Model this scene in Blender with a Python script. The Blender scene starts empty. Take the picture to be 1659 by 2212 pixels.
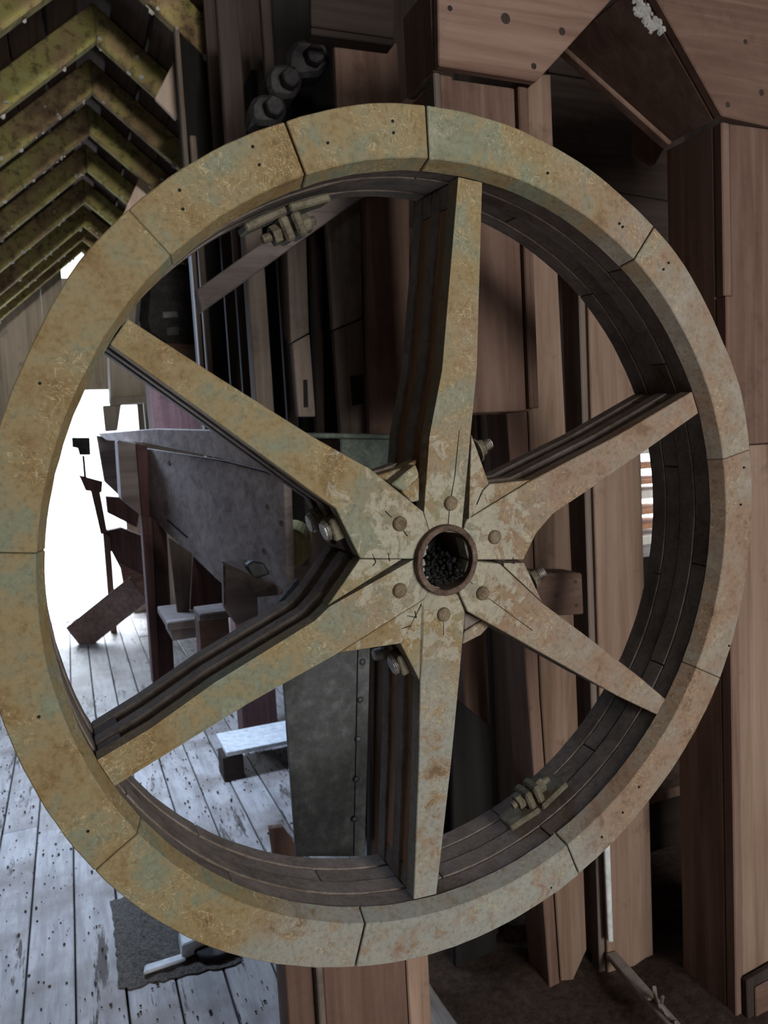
import bpy, bmesh, math, random
from mathutils import Vector, Matrix
random.seed(7)
S = bpy.context.scene
COL = S.collection

# ------------------------------------------------------------------ camera
FPX, CX, CY = 1660.0, 829.5, 1106.0          # focal length and centre for the 1659x2212 frame
YAW, PIT, ROLL = math.radians(22.115), math.radians(5.125), math.radians(-3.12)
EYE = Vector((0, 0, 1.6))
fw = Vector((math.sin(YAW)*math.cos(PIT), math.cos(YAW)*math.cos(PIT), -math.sin(PIT)))
rt0 = Vector((math.cos(YAW), -math.sin(YAW), 0))
up0 = rt0.cross(fw)
rt = math.cos(ROLL)*rt0 + math.sin(ROLL)*up0
upv = -math.sin(ROLL)*rt0 + math.cos(ROLL)*up0
cd = bpy.data.cameras.new('camera')
cam = bpy.data.objects.new('camera', cd); COL.objects.link(cam)
cam.matrix_world = Matrix((( rt.x, upv.x, -fw.x, EYE.x), (rt.y, upv.y, -fw.y, EYE.y), (rt.z, upv.z, -fw.z, EYE.z), (0, 0, 0, 1)))
cd.sensor_fit = 'VERTICAL'; cd.sensor_height = 34.6; cd.lens = 34.6*FPX/2212
cd.clip_start = 0.05; cd.clip_end = 200
cd.dof.use_dof = True; cd.dof.focus_distance = 1.3; cd.dof.aperture_fstop = 7.5
S.camera = cam

# ------------------------------------------------------------------ world, lights, exposure
w = bpy.data.worlds.new('world'); S.world = w; w.use_nodes = True
bg = w.node_tree.nodes['Background']; bg.inputs[0].default_value = (0.80, 0.89, 1.0, 1); bg.inputs[1].default_value = 5.0
def area(name, loc, target, sx, sy, power, col):
    l = bpy.data.lights.new(name, 'AREA'); l.shape = 'RECTANGLE'; l.size = sx; l.size_y = sy; l.energy = power; l.color = col
    o = bpy.data.objects.new(name, l); COL.objects.link(o); o.location = loc
    o.rotation_euler = (Vector(target)-Vector(loc)).to_track_quat('-Z', 'Y').to_euler()
    return o
area('daylight_rear_opening', (1.65, -3.35, 1.75), (0.8, 1.0, 1.45), 1.3, 1.9, 106, (1.0, 0.94, 0.83))
rafter_fill = area('added_rafter_light', (-0.2, -3.42, 2.92), (0.0, 5.0, 3.12), 0.6, 0.5, 3.6, (1.0, 0.95, 0.85)); rafter_fill.data.spread = math.radians(20)  # added lamp brightening rafters and pale boards; no such window is known
area('daylight_door', (0.06, 8.10, 1.15), (0.06, 0, 0.7), 0.72, 2.2, 60, (0.78, 0.88, 1.0))
floor_fill = area('added_floor_light', (-0.62, 3.75, 2.62), (-0.38, 3.75, 0.0), 0.5, 2.4, 74, (0.58, 0.74, 1.0))  # added lamp for the floor and bin; the roof has no hatch
floor_fill.data.spread = math.radians(130)
vs = S.view_settings
vs.view_transform = 'Standard'; vs.look = 'None'; vs.exposure = 0.33; vs.gamma = 1.0; vs.use_curve_mapping = False

# ------------------------------------------------------------------ projection helpers (photo point -> place at its own depth)
def ray(px, py): return fw + (px-CX)/FPX*rt - (py-CY)/FPX*upv
def at(px, py, Y): d = ray(px, py); return EYE + d*((Y-EYE.y)/d.y)
def at_z(px, py, Z=0.0): d = ray(px, py); return EYE + d*((Z-EYE.z)/d.z)
def at_pl(px, py, p0, n): d = ray(px, py); return EYE + d*((p0-EYE).dot(n)/d.dot(n))
def vplane(a, b):                                             # upright plane through two points
    t = (b-a); n = Vector((t.y, -t.x, 0)).normalized()
    if n.dot(EYE-a) < 0: n = -n
    return a, n

# ------------------------------------------------------------------ materials
def mat(name, rough=0.8, metal=0.0):
    m = bpy.data.materials.new(name); m.use_nodes = True
    b = m.node_tree.nodes['Principled BSDF']
    b.inputs['Roughness'].default_value = rough; b.inputs['Metallic'].default_value = metal
    b.inputs['Specular IOR Level'].default_value = 0.25
    return m, m.node_tree, b
def N(nt, t, **kw):
    n = nt.nodes.new(t)
    for k, v in kw.items():
        if k in n.inputs: n.inputs[k].default_value = v
        else: setattr(n, k, v)
    return n
def ramp(nt, src, stops):
    r = nt.nodes.new('ShaderNodeValToRGB'); nt.links.new(src, r.inputs[0])
    e = r.color_ramp.elements
    while len(e) < len(stops): e.new(0.5)
    for el, (p, c) in zip(e, stops): el.position = p; el.color = (*c, 1) if len(c) == 3 else c
    return r.outputs[0]
def mixc(nt, fac, a, b, mode='MIX'):
    m = nt.nodes.new('ShaderNodeMix'); m.data_type = 'RGBA'; m.blend_type = mode
    for s, v in ((m.inputs[0], fac), (m.inputs[6], a), (m.inputs[7], b)):
        if hasattr(v, 'links') or hasattr(v, 'is_linked'): nt.links.new(v, s)
        else: s.default_value = v if not isinstance(v, tuple) else (*v, 1)
    return m.outputs[2]
def mth(nt, op, a, b=None, c=None):
    m = nt.nodes.new('ShaderNodeMath'); m.operation = op
    for i, v in enumerate((a, b, c)):
        if v is None: continue
        if hasattr(v, 'is_linked'): nt.links.new(v, m.inputs[i])
        else: m.inputs[i].default_value = v
    return m.outputs[0]
def coords(nt, scale=(1, 1, 1), rnd=5.0):
    tc = nt.nodes.new('ShaderNodeTexCoord'); oi = nt.nodes.new('ShaderNodeObjectInfo')
    mu = mth(nt, 'MULTIPLY', oi.outputs['Random'], rnd)
    ad = nt.nodes.new('ShaderNodeVectorMath'); ad.operation = 'ADD'
    nt.links.new(tc.outputs['Object'], ad.inputs[0]); nt.links.new(mu, ad.inputs[1])
    mp = nt.nodes.new('ShaderNodeMapping'); mp.inputs['Scale'].default_value = scale
    nt.links.new(ad.outputs[0], mp.inputs[0])
    return mp.outputs[0], oi, tc
def noise(nt, vec, scale, detail=5, rough=0.6, dist=0.0):
    n = N(nt, 'ShaderNodeTexNoise', Scale=scale, Detail=detail, Roughness=rough, Distortion=dist)
    nt.links.new(vec, n.inputs['Vector']); return n.outputs['Fac']
def bump(nt, b, h, strength=0.3, dist=0.004):
    bp = N(nt, 'ShaderNodeBump', Strength=strength, Distance=dist); nt.links.new(h, bp.inputs['Height']); nt.links.new(bp.outputs[0], b.inputs['Normal'])
def wood(name, dark, mid, light, axis='Z', rough=0.85, grain=26, dust=0.0, dustcol=(0.30, 0.28, 0.26), spec=0.25):
    m, nt, b = mat(name, rough); b.inputs['Specular IOR Level'].default_value = spec
    k = 0.055
    sc = {'X': (k, 1, 1), 'Y': (1, k, 1), 'Z': (1, 1, k)}[axis]
    v, oi, tc = coords(nt, sc)
    g = noise(nt, v, grain, 7, 0.62, 0.8)
    v2, _, _ = coords(nt, tuple(min(1, s*5) for s in sc))
    big = noise(nt, v2, 2.3, 4, 0.6)
    f = mth(nt, 'ADD', mth(nt, 'MULTIPLY', g, 0.55), mth(nt, 'MULTIPLY', big, 0.45))
    c = ramp(nt, f, [(0.34, dark), (0.5, mid), (0.66, light)])
    hs = N(nt, 'ShaderNodeHueSaturation'); nt.links.new(c, hs.inputs['Color'])
    nt.links.new(mth(nt, 'MULTIPLY_ADD', oi.outputs['Random'], 0.5, 0.75), hs.inputs['Value'])
    c = hs.outputs[0]
    v3, _, _ = coords(nt, (1, 1, 1))
    st = noise(nt, v3, 5, 6, 0.7)
    sm = ramp(nt, st, [(0.30, (1, 1, 1)), (0.42, (0, 0, 0))])
    c = mixc(nt, mth(nt, 'MULTIPLY', sm, 0.55), c, tuple(x*0.45 for x in dark))
    if dust:
        fn = noise(nt, v3, 38, 6, 0.7)
        geo = nt.nodes.new('ShaderNodeNewGeometry'); sx = nt.nodes.new('ShaderNodeSeparateXYZ'); nt.links.new(geo.outputs['Normal'], sx.inputs[0])
        upn = mth(nt, 'MAXIMUM', sx.outputs['Z'], 0.12)
        dm = mth(nt, 'MULTIPLY', ramp(nt, fn, [(0.42, (0, 0, 0)), (0.6, (1, 1, 1))]), mth(nt, 'MULTIPLY', upn, dust))
        c = mixc(nt, dm, c, dustcol)
    nt.links.new(c, b.inputs['Base Color'])
    bump(nt, b, g, 0.35, 0.003)
    return m
RED_Z = wood('red_brown_wood_vertical', (0.080, 0.044, 0.033), (0.150, 0.088, 0.066), (0.225, 0.148, 0.118), 'Z', dust=0.3)
RED_X = wood('red_brown_wood_crosswise', (0.088, 0.047, 0.036), (0.160, 0.094, 0.072), (0.24, 0.158, 0.128), 'X', dust=0.3)
RED_Y = wood('red_brown_wood_lengthwise', (0.09, 0.050, 0.042), (0.16, 0.098, 0.080), (0.25, 0.165, 0.14), 'Y', dust=0.5)
TAN_Z = wood('tan_wood_vertical', (0.135, 0.082, 0.058), (0.25, 0.165, 0.122), (0.35, 0.25, 0.195), 'Z', dust=0.2)
GREY_Z = wood('grey_brown_wood_vertical', (0.085, 0.062, 0.050), (0.16, 0.125, 0.105), (0.25, 0.20, 0.175), 'Z', dust=0.3)
GREY_X = wood('grey_brown_wood_crosswise', (0.13, 0.100, 0.092), (0.26, 0.215, 0.200), (0.38, 0.325, 0.305), 'X', dust=0.4)
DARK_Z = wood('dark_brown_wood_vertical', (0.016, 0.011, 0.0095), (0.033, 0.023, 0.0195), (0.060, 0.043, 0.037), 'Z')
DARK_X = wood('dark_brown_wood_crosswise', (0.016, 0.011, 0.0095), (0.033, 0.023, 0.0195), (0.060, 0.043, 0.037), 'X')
BLACK_Z = wood('near_black_wood', (0.006, 0.005, 0.005), (0.011, 0.010, 0.010), (0.020, 0.018, 0.017), 'Z')  # one even near-black tone for trunks and boards
MAROON_Z = wood('dark_maroon_painted_wood', (0.055, 0.026, 0.026), (0.10, 0.050, 0.048), (0.16, 0.085, 0.08), 'Z', dust=0.3)
PALE_Z = wood('pale_new_pine', (0.52, 0.39, 0.32), (0.68, 0.54, 0.46), (0.78, 0.65, 0.56), 'Z')
WALLW = wood('pale_plywood_wall', (0.30, 0.25, 0.20), (0.44, 0.38, 0.31), (0.56, 0.49, 0.41), 'Z')
def rafter_mat():
    m, nt, b = mat('mossy_rafter_wood', 0.9)
    v, oi, tc = coords(nt, (1, 1, 1))
    n = noise(nt, v, 4.5, 6, 0.65); f = noise(nt, v, 22, 6, 0.7)
    c = ramp(nt, n, [(0.32, (0.15, 0.095, 0.058)), (0.45, (0.26, 0.19, 0.095)), (0.58, (0.28, 0.255, 0.085)), (0.74, (0.36, 0.35, 0.21))])
    c = mixc(nt, mth(nt, 'MULTIPLY', ramp(nt, f, [(0.36, (1, 1, 1)), (0.5, (0, 0, 0))]), 0.7), c, (0.035, 0.028, 0.018))
    c = mixc(nt, mth(nt, 'MULTIPLY', ramp(nt, f, [(0.62, (0, 0, 0)), (0.72, (1, 1, 1))]), 0.5), c, (0.36, 0.34, 0.26))
    nt.links.new(c, b.inputs['Base Color']); bump(nt, b, f, 0.5, 0.01); return m
RAFTER = rafter_mat()
ROOFB = wood('dark_roof_boarding', (0.022, 0.014, 0.010), (0.055, 0.034, 0.024), (0.11, 0.072, 0.052), 'Y')
def floor_mat():
    m, nt, b = mat('worn_dusty_floor_board', 0.62)
    v, oi, tc = coords(nt, (1, 0.12, 1))
    v1, _, _ = coords(nt, (1, 1, 1))
    g = noise(nt, v, 26, 6, 0.65); n = noise(nt, v1, 3.0, 6, 0.6); f = noise(nt, v, 13, 5, 0.75)
    c = ramp(nt, g, [(0.35, (0.26, 0.245, 0.245)), (0.6, (0.44, 0.42, 0.42))])
    c = mixc(nt, ramp(nt, n, [(0.46, (0, 0, 0)), (0.64, (1, 1, 1))]), c, (0.215, 0.19, 0.178))
    c = mixc(nt, ramp(nt, f, [(0.575, (0, 0, 0)), (0.64, (1, 1, 1))]), c, (0.07, 0.058, 0.052))
    nt.links.new(c, b.inputs['Base Color']); bump(nt, b, f, 0.3, 0.004); return m
FLOORM = floor_mat()
def dirt_mat(name, a, b2, sc=40):
    m, nt, b = mat(name, 0.95); v, oi, tc = coords(nt)
    n = noise(nt, v, sc, 8, 0.75); c = ramp(nt, n, [(0.35, a), (0.65, b2)])
    nt.links.new(c, b.inputs['Base Color']); bump(nt, b, n, 0.8, 0.02); return m
DIRT = dirt_mat('loose_brown_dirt', (0.035, 0.022, 0.016), (0.11, 0.072, 0.055))
GRIT = dirt_mat('grey_brown_grit', (0.06, 0.052, 0.045), (0.26, 0.235, 0.21), 110)
SOOT = dirt_mat('black_crumbs', (0.006, 0.006, 0.006), (0.05, 0.05, 0.05), 90)
PLASTER = dirt_mat('pale_grey_crumbs', (0.35, 0.34, 0.33), (0.62, 0.60, 0.58), 60)
def wheel_mat(name, kind):
    m, nt, b = mat(name, 0.75)
    v, oi, tc = coords(nt, (1, 1, 1), 1.7)
    o = tc.outputs['Object']
    n1 = noise(nt, v, 6.5, 5, 0.58, 0.4); n2 = noise(nt, v, 3.4, 4, 0.6); fine = noise(nt, v, 120, 5, 0.7); med = noise(nt, v, 26, 7, 0.68, 0.6)
    if kind == 'face':
        c = ramp(nt, mth(nt, 'ADD', mth(nt, 'MULTIPLY', n1, 0.66), mth(nt, 'MULTIPLY', med, 0.34)),
                 [(0.36, (0.135, 0.088, 0.042)), (0.43, (0.225, 0.155, 0.072)), (0.495, (0.250, 0.195, 0.105)), (0.545, (0.225, 0.200, 0.125)), (0.575, (0.188, 0.198, 0.140)), (0.68, (0.265, 0.275, 0.210))])
        # greyer, redder towards one side: bare timber plus some light colour put in
        sx = nt.nodes.new('ShaderNodeSeparateXYZ'); nt.links.new(o, sx.inputs[0])
        g = mth(nt, 'ADD', mth(nt, 'MULTIPLY', sx.outputs['X'], 1.0), mth(nt, 'MULTIPLY', sx.outputs['Z'], -0.42))
        g = mth(nt, 'ADD', g, mth(nt, 'MULTIPLY', mth(nt, 'SUBTRACT', n2, 0.5), 1.2))
        gm = ramp(nt, mth(nt, 'ADD', g, 0.14), [(0.0, (0, 0, 0)), (0.42, (1, 1, 1))])
        bare = ramp(nt, mth(nt, 'ADD', mth(nt, 'MULTIPLY', n1, 0.6), mth(nt, 'MULTIPLY', med, 0.4)), [(0.38, (0.175, 0.108, 0.076)), (0.47, (0.255, 0.172, 0.128)), (0.54, (0.250, 0.200, 0.160)), (0.63, (0.285, 0.250, 0.215))])
        c = mixc(nt, mth(nt, 'MULTIPLY', gm, 0.92), c, bare)
        # pale flaked paint near the hub
        r = nt.nodes.new('ShaderNodeVectorMath'); r.operation = 'LENGTH'; nt.links.new(o, r.inputs[0])
        hub = ramp(nt, mth(nt, 'ADD', r.outputs['Value'], mth(nt, 'MULTIPLY', med, 0.9)), [(0.56, (1, 1, 1)), (0.61, (0, 0, 0))])
        c = mixc(nt, mth(nt, 'MULTIPLY', hub, 0.62), c, (0.40, 0.395, 0.33))
        # the downward spoke is tinted a paler grey
        low = ramp(nt, mth(nt, 'ADD', mth(nt, 'MULTIPLY', sx.outputs['Z'], -1.0), mth(nt, 'MULTIPLY', mth(nt, 'ABSOLUTE', mth(nt, 'ADD', sx.outputs['X'], 0.02)), -1.2)), [(0.10, (0, 0, 0)), (0.26, (1, 1, 1))])
        c = mixc(nt, mth(nt, 'MULTIPLY', mth(nt, 'MULTIPLY', low, ramp(nt, med, [(0.36, (0, 0, 0)), (0.50, (1, 1, 1))])), 0.75), c, (0.275, 0.285, 0.265))
        # thin pale insect trails
        sq = noise(nt, v, 40, 2, 0.5, 2.4)
        ln = mth(nt, 'LESS_THAN', mth(nt, 'ABSOLUTE', mth(nt, 'SUBTRACT', sq, 0.5)), 0.014)
        pm = ramp(nt, noise(nt, v, 12, 3, 0.5), [(0.49, (0, 0, 0)), (0.56, (1, 1, 1))])
        c = mixc(nt, mth(nt, 'MULTIPLY', mth(nt, 'MULTIPLY', ln, pm), 0.6), c, (0.46, 0.385, 0.23))
    else:
        c = ramp(nt, mth(nt, 'ADD', mth(nt, 'MULTIPLY', n1, 0.5), mth(nt, 'MULTIPLY', med, 0.5)),
                 [(0.36, (0.095, 0.074, 0.062)), (0.5, (0.175, 0.142, 0.122)), (0.64, (0.235, 0.20, 0.178))])
    dk = ramp(nt, fine, [(0.30, (0.70, 0.68, 0.64)), (0.5, (1, 1, 1)), (0.7, (1.10, 1.09, 1.08))])
    c = mixc(nt, 1.0, c, dk, 'MULTIPLY')
    nt.links.new(c, b.inputs['Base Color'])
    bump(nt, b, mth(nt, 'ADD', med, mth(nt, 'MULTIPLY', fine, 0.4)), 0.30, 0.004)
    return m
WFACE = wheel_mat('weathered_painted_wheel_timber', 'face')
WSIDE = wheel_mat('grey_brown_wheel_timber', 'side')
WRED = wood('red_brown_spacer_timber', (0.20, 0.105, 0.060), (0.34, 0.19, 0.115), (0.46, 0.28, 0.19), 'Z', grain=40)
def metal_mat(name, a, b2, c2, rough=0.55, metal=0.6, sc=9):
    m, nt, b = mat(name, rough, metal); v, oi, tc = coords(nt)
    n = noise(nt, v, sc, 7, 0.68); f = noise(nt, v, sc*7, 5, 0.7)
    c = ramp(nt, mth(nt, 'ADD', mth(nt, 'MULTIPLY', n, 0.65), mth(nt, 'MULTIPLY', f, 0.35)), [(0.38, a), (0.5, b2), (0.64, c2)])
    nt.links.new(c, b.inputs['Base Color']); bump(nt, b, f, 0.3, 0.002); return m
RUST = metal_mat('rusty_pipe_iron', (0.055, 0.034, 0.026), (0.12, 0.080, 0.062), (0.20, 0.15, 0.12), 0.75, 0.25, 30)
IRON = metal_mat('dull_dusty_iron', (0.065, 0.056, 0.040), (0.135, 0.118, 0.085), (0.21, 0.188, 0.14), 0.7, 0.25, 30)
BOLTM = metal_mat('weathered_bolt_head_iron', (0.10, 0.070, 0.042), (0.18, 0.135, 0.088), (0.26, 0.21, 0.15), 0.75, 0.15, 40)
STEEL = metal_mat('threaded_grey_steel', (0.20, 0.18, 0.16), (0.36, 0.34, 0.31), (0.5, 0.48, 0.45), 0.5, 0.6, 60)
GALV = metal_mat('dull_galvanised_sheet', (0.040, 0.042, 0.043), (0.068, 0.072, 0.074), (0.15, 0.158, 0.162), 0.5, 0.45, 5)
GREENM = metal_mat('green_grey_painted_sheet', (0.035, 0.045, 0.040), (0.062, 0.078, 0.066), (0.12, 0.14, 0.115), 0.6, 0.2, 14)
BLACKI = metal_mat('black_iron_castings', (0.012, 0.011, 0.012), (0.024, 0.022, 0.024), (0.05, 0.046, 0.046), 0.6, 0.4, 12)
YELLOW = wood('pale_yellow_log_end', (0.30, 0.23, 0.09), (0.52, 0.43, 0.20), (0.66, 0.57, 0.32), 'Z', grain=60)
def plain(name, col, rough=0.8, metal=0.0):
    m, nt, b = mat(name, rough, metal); v, oi, tc = coords(nt)
    n = noise(nt, v, 30, 4); c = ramp(nt, n, [(0.3, tuple(x*0.75 for x in col)), (0.7, tuple(min(1, x*1.2) for x in col))])
    nt.links.new(c, b.inputs['Base Color']); return m
HOLE = plain('gap_and_hole_black', (0.012, 0.010, 0.009))  # near-black stands in for the depth of cracks, slots and gaps
WHITEP = plain('white_scrap_and_lit_board', (0.62, 0.64, 0.66))

# ------------------------------------------------------------------ object helpers
def link(name, me, material, parent=None, loc=None):
    o = bpy.data.objects.new(name, me)
    if material is not None and not me.materials: me.materials.append(material)
    COL.objects.link(o)
    if loc is not None: o.location = loc
    if parent is not None: o.parent = parent
    return o
def tag(o, label=None, cat=None, group=None, kind=None):
    if label: o['label'] = label
    if cat: o['category'] = cat
    if group: o['group'] = group
    if kind: o['kind'] = kind
    return o
def thing(name, label, cat, loc=(0, 0, 0), group=None, kind=None):
    o = bpy.data.objects.new(name, None); COL.objects.link(o); o.location = loc; o.empty_display_size = 0.1
    if kind: o['kind'] = kind; return o
    return tag(o, label, cat, group)
def finish(name, bm, material, parent=None, bevel=0.0, local=False, smooth=False):
    bmesh.ops.recalc_face_normals(bm, faces=bm.faces)
    if bevel:
        es = [e for e in bm.edges if len(e.link_faces) == 2 and e.calc_face_angle(0) > 0.6]
        bmesh.ops.bevel(bm, geom=es, offset=bevel, segments=1, affect='EDGES', clamp_overlap=True)
    if smooth:
        for f in bm.faces: f.smooth = True
    loc = None
    if not local:                                       # origin at the middle of the foot of the piece
        xs = [v.co for v in bm.verts]
        c = Vector(((min(p.x for p in xs)+max(p.x for p in xs))/2, (min(p.y for p in xs)+max(p.y for p in xs))/2, min(p.z for p in xs)))
        bmesh.ops.translate(bm, verts=bm.verts, vec=-c); loc = c
        p = parent
        while p is not None: loc = loc - p.location; p = p.parent
    me = bpy.data.meshes.new(name); bm.to_mesh(me); bm.free()
    return link(name, me, material, parent, loc)
def prism(bm, pts, vec):
    a = [bm.verts.new(p) for p in pts]; b = [bm.verts.new(Vector(p)+vec) for p in pts]
    bm.faces.new(a); bm.faces.new(b[::-1])
    for i in range(len(a)): j = (i+1) % len(a); bm.faces.new((a[j], a[i], b[i], b[j]))
def slab(name, px, plane, th, material, parent=None, bevel=0.003):
    """a board whose front outline is given by photo points on a plane; th = real thickness behind it"""
    if not isinstance(plane, tuple): plane = (Vector((0, plane, 0)), Vector((0, -1, 0)))
    p0, n = plane
    if n.dot(EYE-p0) < 0: n = -n
    bm = bmesh.new(); prism(bm, [at_pl(x, y, p0, n) for x, y in px], -n*th)
    return finish(name, bm, material, parent, bevel)
def box(name, x0, x1, y0, y1, z0, z1, material, parent=None, bevel=0.003, jit=0.0):
    bm = bmesh.new(); prism(bm, [(x0, y0, z0), (x1, y0, z0), (x1, y0, z1), (x0, y0, z1)], Vector((0, y1-y0, 0)))
    if jit:
        for v in bm.verts: v.co += Vector((random.uniform(-jit, jit), random.uniform(-jit, jit), 0))
    return finish(name, bm, material, parent, bevel)
def post(name, pl, pr, row, Y, depth, z0, z1, material, parent=None, bevel=0.004):
    """an upright post; its width is read on one photo row at its own distance Y"""
    a, b = at(pl, row, Y), at(pr, row, Y)
    return box(name, a.x, b.x, Y, Y+depth, z0, z1, material, parent, bevel)
def zof(px, py, Y): return at(px, py, Y).z
def bar(bm, a, b, wd, ht, up=Vector((0, 0, 1))):
    a, b = Vector(a), Vector(b); d = (b-a).normalized(); s = d.cross(up).normalized()*wd/2; u = s.cross(d).normalized()*ht/2
    prism(bm, [a-s-u, a+s-u, a+s+u, a-s+u], b-a)
def cyl(bm, a, b, r0, r1=None, n=16, caps=True):
    a, b = Vector(a), Vector(b); r1 = r0 if r1 is None else r1
    d = (b-a).normalized(); s = d.orthogonal().normalized(); t = d.cross(s)
    va = [bm.verts.new(a+(s*math.cos(2*math.pi*i/n)+t*math.sin(2*math.pi*i/n))*r0) for i in range(n)]
    vb = [bm.verts.new(b+(s*math.cos(2*math.pi*i/n)+t*math.sin(2*math.pi*i/n))*r1) for i in range(n)]
    for i in range(n): j = (i+1) % n; bm.faces.new((va[i], va[j], vb[j], vb[i]))
    if caps: bm.faces.new(va[::-1]); bm.faces.new(vb)

_t = bmesh.new(); bmesh.ops.create_icosphere(_t, subdivisions=1, radius=1.0); _t.verts.index_update()
ICO_V = [v.co.copy() for v in _t.verts]; ICO_F = [[v.index for v in f.verts] for f in _t.faces]; _t.free()
def scatter(name, items, material, parent=None, local=False):
    """one mesh of small crumbs: items are (centre, radius, (sx, sy, sz))"""
    vs_, fs_ = [], []
    for c, r, sc in items:
        b0 = len(vs_); vs_ += [(c[0]+v.x*r*sc[0], c[1]+v.y*r*sc[1], c[2]+v.z*r*sc[2]) for v in ICO_V]; fs_ += [[i+b0 for i in f] for f in ICO_F]
    me = bpy.data.meshes.new(name); me.from_pydata(vs_, [], fs_); o = link(name, me, material, parent); o['kind'] = 'stuff'; return o

# ------------------------------------------------------------------ the setting
RX, RZ, SLOPE = 0.283, 3.50, None                     # ridge line of the roof
p = at(0, 236, 3.89); q = at(182, 98, 3.89)
TL = (q.z-p.z)/(q.x-p.x)                                # left pitch
p = at(388, 236, 3.89); q = at(233, 95, 3.89)
TR = (q.z-p.z)/(p.x-q.x)                                # right pitch
YF, YB = -3.6, 8.2
floor = thing('floor', None, None, kind='structure')
xw = [-2.4+0.143*i for i in range(46)]
for i, x in enumerate(xw):
    cuts = [YF] + sorted(random.uniform(1.0, 7.4) for _ in range(2)) + [YB+0.15]
    if i in (14, 15): cuts = [YF, 3.63 if i == 14 else 5.2, YB+0.15]
    for a, b in zip(cuts, cuts[1:]):
        if b-a < 0.3: continue
        box('plank', x+0.003, x+0.140+random.uniform(-0.001, 0.001), a+0.003, b-0.003, -0.04, random.uniform(-0.004, 0.0), FLOORM, floor, 0.003)
box('floor_joist', -2.4, 4.2, YF, YB, -0.10, -0.042, HOLE, floor, 0)
ceiling = thing('ceiling', None, None, kind='structure')
RY = [3.24-0.55*i for i in range(13, 0, -1)] + [3.24, 3.87, 4.40, 4.95, 5.56, 6.24, 6.86, 7.30, 7.72]
def rafter(Y, side, tilt):
    L = 3.1 if side < 0 else 1.75; bm = bmesh.new(); T = TL if side < 0 else TR
    d = Vector((side*1.0, 0, -T)).normalized(); n = Vector((side*T, 0, 1.0)).normalized()
    hh = 0.128
    a = Vector((RX, Y, RZ))
    drop = hh*math.sqrt(1+T*T)
    pts = [a, a+d*L, a+d*L+n*hh, a+Vector((0, 0, drop))]
    prism(bm, pts, Vector((0, 0.055, 0)))
    return finish('rafter', bm, RAFTER, ceiling, 0.006)
for k, Y in enumerate(RY):
    if Y < -3.4: continue
    rafter(Y, -1, 0)
    if Y > 3.0: rafter(Y+0.004, 1, 0)
for side, T in ((-1, TL), (1, TR)):
    Y0 = YF if side < 0 else 2.98
    d = Vector((side*1.0, 0, -T)).normalized(); n = Vector((side*T, 0, 1.0)).normalized()
    top = Vector((RX, 0, RZ))+n*0.131
    wdt = 0.185
    for i in range(17 if side < 0 else 10):
        bm = bmesh.new(); g = random.uniform(0.004, 0.014)
        a = top+d*(i*wdt-0.02*(i == 0)); b = a+d*(wdt-g)
        prism(bm, [Vector((a.x, Y0, a.z)), Vector((b.x, Y0, b.z)), Vector((b.x, Y0, b.z))+n*0.02, Vector((a.x, Y0, a.z))+n*0.02], Vector((0, YB-Y0+0.3, 0)))
        finish('roof_board', bm, ROOFB, ceiling, 0)
    bm = bmesh.new(); a = top+n*0.03-d*0.30; b = a+d*(3.3 if side < 0 else 2.2)        # tiles / outer skin seen only as dark behind the joints
    prism(bm, [Vector((a.x, Y0, a.z)), Vector((b.x, Y0, b.z)), Vector((b.x, Y0, b.z))+n*0.03, Vector((a.x, Y0, a.z))+n*0.03], Vector((0, YB-Y0+0.3, 0)))
    finish('roof_skin', bm, ROOFB, ceiling, 0)
x = 0.30
while x < 3.4:
    box('loft_board', x, x+0.196, YF, 2.99, 3.62, 3.645, ROOFB, ceiling, 0); x += 0.2
def roof_z(x): return RZ + 0.13 - abs(x-RX)*(TL if x < RX else TR)
wb = thing('wall_back', None, None, kind='structure')            # far gable with an open doorway and a gap under the ridge
x = -2.3
while x < 1.6:
    x1 = x+0.1995
    def strip(z0, z1a, z1b):
        bm = bmesh.new(); prism(bm, [(x, YB, z0), (x1, YB, z0), (x1, YB, z1b), (x, YB, z1a)], Vector((0, 0.03, 0))); finish('plank', bm, WALLW, wb, 0.002)
    lo = 2.28 if (x > -0.42 and x1 < 0.57) else 0.0
    ta, tb = roof_z(x), roof_z(x1)
    if abs((x+x1)/2-RX) < 0.12: ta = tb = 3.36
    if abs(x-0.5) < 0.02: strip(0, 1.86, 1.86); lo = 2.12         # window_1: a small square light
    if max(ta, tb) > lo+0.1: strip(lo, max(ta, lo+0.05), max(tb, lo+0.05))
    x += 0.2
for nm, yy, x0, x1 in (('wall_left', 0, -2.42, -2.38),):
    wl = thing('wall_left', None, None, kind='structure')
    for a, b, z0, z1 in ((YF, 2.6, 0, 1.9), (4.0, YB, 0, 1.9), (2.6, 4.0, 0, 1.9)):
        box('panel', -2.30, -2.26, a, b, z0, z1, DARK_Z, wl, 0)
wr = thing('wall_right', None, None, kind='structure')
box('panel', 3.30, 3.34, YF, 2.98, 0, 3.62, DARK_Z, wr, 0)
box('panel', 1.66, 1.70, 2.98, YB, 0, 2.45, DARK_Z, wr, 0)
wf = thing('wall_front', None, None, kind='structure')  # unseen wall; openings assumed, the high one added for the rafter lamp
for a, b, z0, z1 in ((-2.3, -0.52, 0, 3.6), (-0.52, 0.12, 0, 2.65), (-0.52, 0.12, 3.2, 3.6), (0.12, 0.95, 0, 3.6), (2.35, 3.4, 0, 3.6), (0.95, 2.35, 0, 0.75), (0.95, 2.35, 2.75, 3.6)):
    box('panel', a, b, -3.55, -3.50, z0, z1, DARK_Z, wf, 0)

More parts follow.
